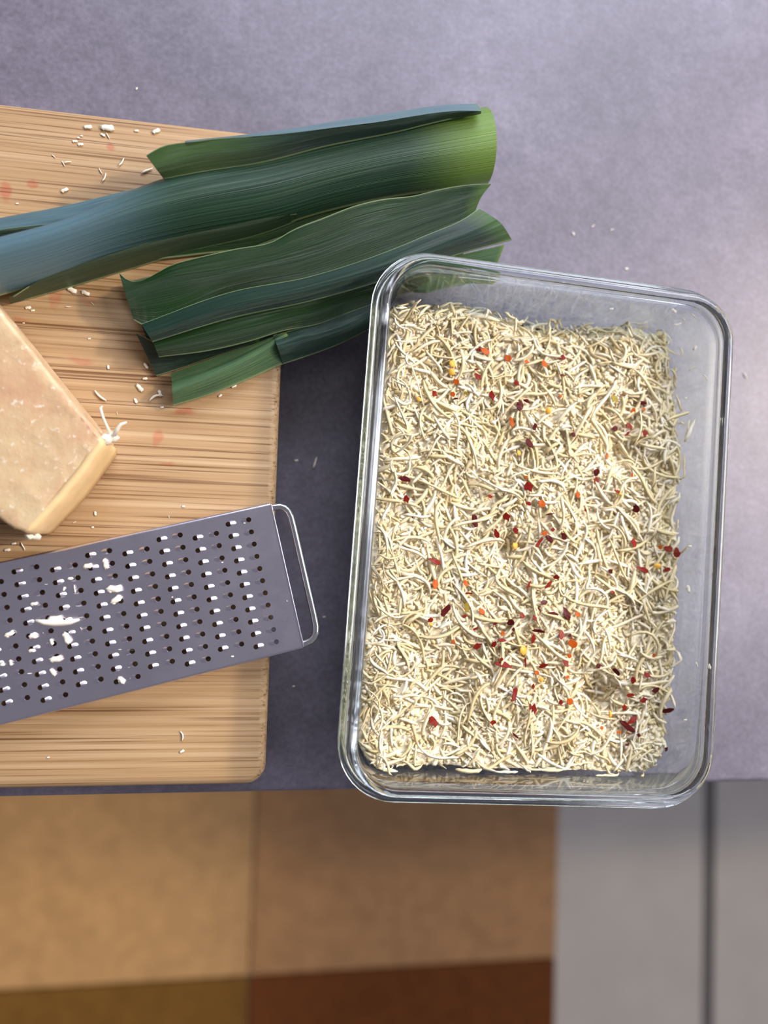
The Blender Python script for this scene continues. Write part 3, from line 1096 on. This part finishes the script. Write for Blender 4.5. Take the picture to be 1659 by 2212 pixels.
def leaf(name, parent, mat, rails, arch=0.0, crease=False, n=46, m=13, thick=.0010, wav=.0004, seed=0, guard=True, full=False):
    R = [catmull(rail(p, z), n) for p, z in rails]
    V, UV = [], []
    nr = len(R)
    for i in range(n):
        for j in range(m):
            t = j / (m - 1)
            if full:
                th = (1 - math.cos(math.pi * t)) / 2
            else:
                th = t
            s = th * (nr - 1)
            k = min(int(s), nr - 2)
            f_ = s - k
            if nr == 2 or crease:
                p = R[k][i] * (1 - f_) + R[k + 1][i] * f_
            else:
                a = R[max(k - 1, 0)][i] if k > 0 else 2 * R[0][i] - R[1][i]
                b_, c_ = R[k][i], R[k + 1][i]
                d_ = R[k + 2][i] if k + 2 < nr else 2 * R[-1][i] - R[-2][i]
                p = .5 * ((2 * b_) + (-a + c_) * f_ + (2 * a - 5 * b_ + 4 * c_ - d_) * f_**2 + (-a + 3 * b_ - 3 * c_ + d_) * f_**3)
            p = Vector(p)
            p.z += arch * math.sin(math.pi * t)
            u = i / (n - 1)
            p.z += wav * noise.noise(Vector((u * 5, t * 2.5, seed * 3.7)))
            p.z += .00025 * noise.noise(Vector((u * 3, t * 16, seed * 1.3)))
            if guard:
                p = push_out(p)
            V.append(p)
            UV.append((u, t))
    F = [(i * m + j, i * m + j + 1, (i + 1) * m + j + 1, (i + 1) * m + j) for i in range(n - 1) for j in range(m - 1)]
    # real thickness: a second skin just below, closed along the border
    nv = len(V)
    V2 = [p - Vector((0, 0, thick)) for p in V]
    F2 = [tuple(q + nv for q in f)[::-1] for f in F]
    border = [i * m for i in range(n)] + [(n - 1) * m + j for j in range(1, m)] + [i * m + m - 1 for i in range(n - 2, -1, -1)] + [j for j in range(m - 2, 0, -1)]
    F3 = [(border[k], border[(k + 1) % len(border)], border[(k + 1) % len(border)] + nv, border[k] + nv) for k in range(len(border))]
    ob = mesh_obj(name, V + V2, [f[::-1] for f in F + F2] + F3, mat, parent, True, UV + UV)
    ob.matrix_parent_inverse = Matrix.Translation(-Vector(parent.location))
    smooth_angle(ob, 60)
    return ob


L_main = mat_leek('leek_main', (.010, .036, .022), (.034, .085, .048), (.13, .24, .03), .80, 1.0, .34, (.10, .19, .235), .14, .40)
L_blue_lit = mat_leek('leek_blue_lit', (.075, .155, .19), (.12, .22, .27), (.10, .2, .14), .97, 1.0, .40)  # window light put into the colour of the back leaf and fold strip
L_dark = mat_leek('leek_dark', (.004, .022, .005), (.016, .052, .009), (.06, .13, .02), .94, 1.0, .26)
L_teal = mat_leek('leek_teal', (.005, .022, .018), (.022, .060, .036), (.05, .12, .03), .92, 1.0, .30)
L_pale = mat_leek('leek_pale', (.05, .115, .05), (.09, .18, .075), (.14, .24, .05), .95, 1.0, .42)
L_tip = mat_leek('leek_tip', (.024, .062, .012), (.055, .115, .024), (.008, .032, .020), .12, .45, .36)
L_edge = mat_leek('leek_underside', (.028, .058, .030), (.055, .10, .050), (.03, .07, .03), .8, 1.0, .4)

lk1 = empty('leek_top', P(600, 400, BOARD_TOP))
tag(lk1, 'long blue-green leek top with wide folded leaves, farther from the cheese wedge', 'leek')
A_up = [(-40, 540), (0, 528), (150, 487), (350, 400), (600, 343), (830, 290), (1036, 243)]
A_lo = [(-40, 648), (20, 632), (68, 619), (253, 560), (422, 522), (590, 490), (700, 458), (800, 434), (1000, 403), (1056, 394)]
leaf('sheath_leaf', lk1, L_main, [(A_up, [.045, .044, .040, .036, .034]), (A_lo, [.037, .036, .035, .034, .034])], arch=.017, full=True, m=17, seed=1)
leaf('folded_leaf', lk1, L_tip, [([(316, 335), (345, 318), (420, 305), (600, 290), (800, 266), (1000, 239), (1038, 240)], [.058, .061, .060, .056]),
                                 ([(335, 360), (400, 342), (560, 322), (700, 293), (850, 270), (1000, 243), (1039, 241)], [.060, .059, .058, .056]),
                                 ([(355, 386), (430, 372), (560, 352), (700, 316), (850, 285), (1000, 250), (1040, 243)], [.054, .0535, .053, .053])], seed=2)
leaf('folded_leaf', lk1, L_blue_lit, [([(400, 305), (600, 282), (800, 250), (1000, 224), (1030, 224)], [.052, .044, .042]),
                                  ([(402, 308), (600, 291), (800, 268), (1000, 241), (1038, 241)], [.060, .0595, .056])], seed=3, arch=.0006)
leaf('back_leaf', lk1, L_blue_lit, [([(-40, 478), (0, 470), (100, 452), (200, 430), (300, 405), (370, 386)], [.046, .047, .048]),
                                ([(-40, 503), (0, 497), (80, 487), (150, 478), (250, 455), (370, 440)], [.050, .050, .048])], seed=4, arch=.001)
leaf('side_leaf', lk1, L_edge, [([(28, 640), (68, 614), (253, 545), (422, 497), (590, 470), (640, 462)], [.040, .043, .042]),
                                ([(22, 655), (127, 627), (253, 589), (380, 551), (590, 496), (640, 476)], [.0295, .0295, .034])], seed=5, arch=.003)
leaf('under_leaf', lk1, L_dark, [([(-40, 500), (150, 478), (350, 410), (600, 350), (830, 300), (1030, 255)], .036),
                                 ([(-40, 640), (68, 612), (253, 570), (422, 550), (590, 526), (650, 502), (800, 452), (1000, 412), (1046, 396)], .0312)], arch=-.0010, seed=6)  # leek bottom, widened as a dark sheet in the shade between the leeks
for q, (ar, ins_) in enumerate(((.0125, 12), (.0085, 24), (.005, 36))):
    leaf('inner_leaf', lk1, L_pale if q else L_edge,
         [([(500, 380 + ins_ * .5), (700, 330 + ins_), (1020, 256 + ins_)], .0345), ([(500, 480 - ins_ * .5), (700, 445 - ins_), (1036, 392 - ins_)], .0345)],
         arch=ar, full=True, n=20, m=11, seed=7 + q)

lk2 = empty('leek_top', P(600, 640, BOARD_TOP))
tag(lk2, 'dark green leek top of layered leaves reaching the corner of the glass container', 'leek')
F_up = [(257, 588), (274, 604), (380, 568), (506, 538), (590, 521), (633, 496), (702, 469), (770, 443), (821, 431), (897, 422), (943, 410), (1006, 399), (1062, 396)]
leaf('outer_leaf', lk2, L_dark, [(F_up, [.043, .047, .053, .050]),
                                 ([(272, 640), (300, 628), (500, 585), (669, 545), (795, 500), (922, 462), (1010, 435), (1040, 425)], [.044, .048, .050, .048]),
                                 ([(288, 690), (312, 704), (500, 634), (669, 600), (795, 562), (922, 511), (1006, 473), (1027, 455)], [.040, .044, .045])], seed=11)
leaf('ridged_leaf', lk2, L_teal, [([(305, 700), (500, 630), (669, 597), (795, 558), (922, 507), (1006, 470), (1034, 450)], [.042, .045, .046]),
                                  ([(318, 720), (500, 660), (669, 622), (800, 585), (960, 528), (1050, 495), (1080, 480)], [.046, .049, .048]),
                                  ([(329, 738), (500, 687), (669, 650), (820, 607), (1006, 544), (1106, 518)], [.043, .044, .044, .042])], seed=12)
leaf('lower_leaf', lk2, L_dark, [([(331, 738), (500, 684), (669, 646), (820, 603), (960, 570)], [.041, .042, .040, .034]),
                                 ([(343, 771), (450, 757), (538, 737), (614, 714), (680, 702), (753, 676), (821, 655), (900, 622)], [.040, .041, .036, .030])], arch=.0025, seed=13)
leaf('folded_leaf', lk2, L_pale, [([(369, 806), (462, 773), (538, 747), (614, 718)], [.038, .039, .038]),
                                  ([(371, 825), (488, 780), (560, 745), (616, 719)], [.034, .035, .0375]),
                                  ([(372, 842), (480, 800), (560, 762), (622, 726)], [.039, .039, .038]),
                                  ([(374, 876), (462, 849), (538, 818), (589, 795), (626, 780)], [.0335, .032, .031])], seed=14, m=17)
leaf('tail_leaf', lk2, L_teal, [([(590, 724), (680, 700), (753, 674), (822, 650)], [.037, .036, .034]),
                                ([(600, 752), (680, 730), (770, 700), (830, 668)], [.040, .038, .034]),
                                ([(612, 786), (660, 770), (720, 748), (790, 714), (830, 690)], [.0315, .030, .028])], seed=15)
leaf('inner_leaf', lk2, L_teal, [([(293, 718), (345, 742), (450, 720), (560, 700)], .036), ([(338, 812), (400, 792), (480, 765), (560, 740)], [.030, .033])], seed=16, n=20)
leaf('under_leaf', lk2, L_teal, [([(268, 610), (400, 580), (700, 480), (1010, 410)], [.033, .033]), ([(345, 800), (420, 780), (600, 745), (780, 700), (1000, 560)], [.0298, .0298])],
     arch=-.0006, seed=17)
leaf('tail_leaf', lk2, L_pale, [([(840, 600), (960, 560), (1090, 528)], [.036, .037]), ([(870, 640), (980, 606), (1066, 588)], [.030, .031])], arch=.001, seed=18, n=20)


# ------------------------------------------------------------------ loose crumbs and shreds
def crumb_mesh(name, seed, long=False):
    r = random.Random(seed)
    if long:
        c = r.uniform(-.35, .35)
        pts = [(-.5 + k / 5, c * (1 - (2 * k / 5 - 1)**2) * .6, .10 + .03 * math.sin(k * 1.9 + seed)) for k in range(6)]
        v, f = tube(pts, [.035, .075, .09, .08, .07, .03], 5)
    else:
        v, f = merge(blob_verts((0, 0, .13), (.5, .22, .13), seed, 6, 5), blob_verts((.2, .14, .10), (.26, .15, .10), seed + 3, 5, 4), blob_verts((-.26, -.1, .1), (.2, .16, .1), seed + 5, 5, 4))
    me = bpy.data.meshes.new(name)
    me.from_pydata([tuple(p) for p in v], [], f)
    me.polygons.foreach_set('use_smooth', [True] * len(me.polygons))
    me.materials.append(M_crumb)
    return me


C_SH = [crumb_mesh('cheese_crumb', 3 * i + 1) for i in range(4)]
C_LG = [crumb_mesh('cheese_shred', 5 * i + 2, True) for i in range(4)]
crnd = random.Random(3)


def crumb(px, py, z, ln, an=None, long=False, label='', group=''):
    p = P(px, py, z)
    ob = bpy.data.objects.new('cheese_shred' if long else 'cheese_crumb', crnd.choice(C_LG if long else C_SH))
    COL.objects.link(ob)
    u = (CAM_H - z) / F_PX * ln
    ob.location = p
    ob.scale = (u, u, u * (.9 if not long else 1.0))
    ob.rotation_euler = (0, 0, math.radians(-(an if an is not None else crnd.uniform(0, 180))))
    tag(ob, label, 'cheese crumb', group)
    return ob


BT = BOARD_TOP
for px, py, ln, an, lg in [(190, 275, 16, 0, 0), (232, 277, 26, 8, 0), (222, 292, 10, 30, 0), (233, 294, 12, 60, 1), (162, 306, 10, 0, 0), (174, 313, 11, 0, 0),
                           (176, 294, 6, 0, 0), (169, 298, 6, 0, 0), (337, 284, 17, -20, 0), (295, 283, 9, 0, 0), (116, 338, 9, 40, 1), (137, 354, 11, 60, 1),
                           (146, 351, 14, -15, 1), (262, 351, 18, -60, 1), (225, 384, 18, -70, 1), (218, 370, 12, 60, 1), (318, 370, 24, -30, 1), (140, 412, 15, -20, 0),
                           (37, 440, 6, 0, 0), (156, 627, 20, 35, 0), (185, 634, 17, 30, 0), (61, 665, 12, 0, 0), (71, 671, 8, 0, 0), (200, 656, 8, 40, 1),
                           (147, 663, 10, 0, 1), (51, 698, 5, 0, 0), (234, 793, 9, 90, 0), (316, 790, 14, 60, 0), (313, 818, 11, 0, 0), (302, 838, 18, 60, 0),
                           (293, 866, 11, 70, 0), (338, 861, 26, -25, 1), (345, 850, 14, 80, 0), (218, 855, 27, 40, 1), (475, 855, 9, -30, 0), (505, 834, 12, -20, 0),
                           (350, 880, 7, 0, 0), (206, 1109, 9, 90, 0), (161, 1128, 7, -30, 1), (200, 1139, 6, 0, 0), (396, 1094, 7, 0, 0), (16, 1188, 12, 0, 0),
                           (50, 1180, 16, 60, 1), (30, 1174, 9, 0, 0), (365, 1116, 6, 80, 1), (391, 1590, 18, 80, 1), (393, 1623, 10, -20, 0), (104, 1636, 6, 0, 0),
                           (253, 893, 6, 80, 1), (193, 732, 6, 0, 0), (285, 1405, 7, 0, 0)]:
    crumb(px, py, BT + .0001, ln * 1.15, an, bool(lg),
          ('thin cheese shred' if lg else 'pale cheese chunk' if ln > 13 else 'tiny pale cheese crumb') + ' on the cutting board ' +
          ('behind the leeks' if py < 450 else 'between the cheese wedge and the leeks' if py < 880 and px < 300 else 'beside the dark green leek' if py < 900
           else 'near the cheese wedge' if py < 1300 else 'between the grater and the worktop edge'), 'loose cheese bits on the cutting board')
for px, py, ln, an in [(1238, 505, 9, 70), (1280, 489, 12, -40), (1322, 498, 11, -30), (1353, 581, 9, 0), (295, 192, 7, -60), (1609, 812, 16, 60), (640, 995, 9, 0),
                       (680, 1000, 26, -75), (700, 1333, 7, 0), (634, 1482, 6, 0), (765, 265, 5, 0)]:
    crumb(px, py, .0001, ln, an, ln > 10, 'tiny pale cheese bit lying on the grey worktop', 'cheese bits on the worktop')
for px, py, ln, an, lg in [(1455, 672, 17, 40, 0), (1498, 683, 19, 35, 1), (1476, 691, 8, 0, 0), (1500, 752, 16, -55, 0), (1469, 762, 22, 85, 1), (1496, 798, 24, -25, 1),
                           (1521, 816, 18, 50, 1), (1488, 930, 62, -65, 1), (1486, 1272, 20, 80, 0), (1506, 1436, 16, 60, 0), (1462, 700, 22, -15, 1), (1320, 668, 12, 0, 0),
                           (1480, 860, 9, 0, 0), (1490, 1180, 9, 0, 0), (1480, 1555, 9, 0, 0)]:
    # where the sight line first meets the inside of the glass, from the bottom up
    zz = .0086
    while zz < .055:
        l = cRi @ (P(px, py, zz) - Vector((CEN.x, CEN.y, 0)))
        nx, ny = inner_clamp(np.array([l.x]), np.array([l.y]), np.array([zz]), .0009)
        if math.hypot(nx[0] - l.x, ny[0] - l.y) < 1e-6:
            break
        zz += .0005
    crumb(px, py, zz, ln, an, bool(lg), ('thin cheese shred' if lg else 'small cheese crumb') + ' clinging to the bare glass beside the cheese heap',
          'stray cheese bits on the bare glass')
for cx_, cy_, ln, an, lg in [(1260, 100, 22, 85, 0), (1370, 405, 31, 5, 0), (700, 765, 76, -2, 1), (660, 770, 34, 0, 0), (800, 985, 26, 70, 0), (1390, 530, 25, -30, 0), (670, 1235, 25, 0, 0),
                             (120, 940, 20, -20, 0), (400, 965, 18, 0, 0), (385, 1135, 14, 0, 0), (895, 400, 16, 80, 1), (765, 400, 9, -60, 0), (1050, 125, 20, -5, 0),
                             (635, 1390, 18, 60, 0), (620, 1030, 14, 80, 0), (840, 275, 12, 0, 0), (410, 580, 14, 0, 0), (350, 1410, 8, 0, 1), (1430, 1125, 6, 0, 1), (970, 870, 6, 60, 1),
                             (550, 345, 6, 0, 1), (30, 1305, 10, 0, 0), (130, 1280, 12, 80, 0), (1450, 1490, 18, 50, 0)]:
    crumb(cx_ / 5.53, 1200 + cy_ / 5.53, GZ + .0004, ln * 1.1, an, bool(lg), ('longest white cheese shaving' if ln > 70 else 'large white cheese shaving' if ln > 21 else 'thin white cheese shred' if lg else 'small white cheese shaving') + ' caught on the steel grater', 'cheese shavings on the grater')
for px, py, ln in ((528, 1130, 5), (480, 1215, 5), (372, 1290, 4), (502, 1418, 7), (620, 1298, 4), (430, 1165, 4)):
    crumb(px, py, GZ + .0002, ln, None, False, 'tiny white cheese speck near the loop end of the grater', 'cheese shavings on the grater')
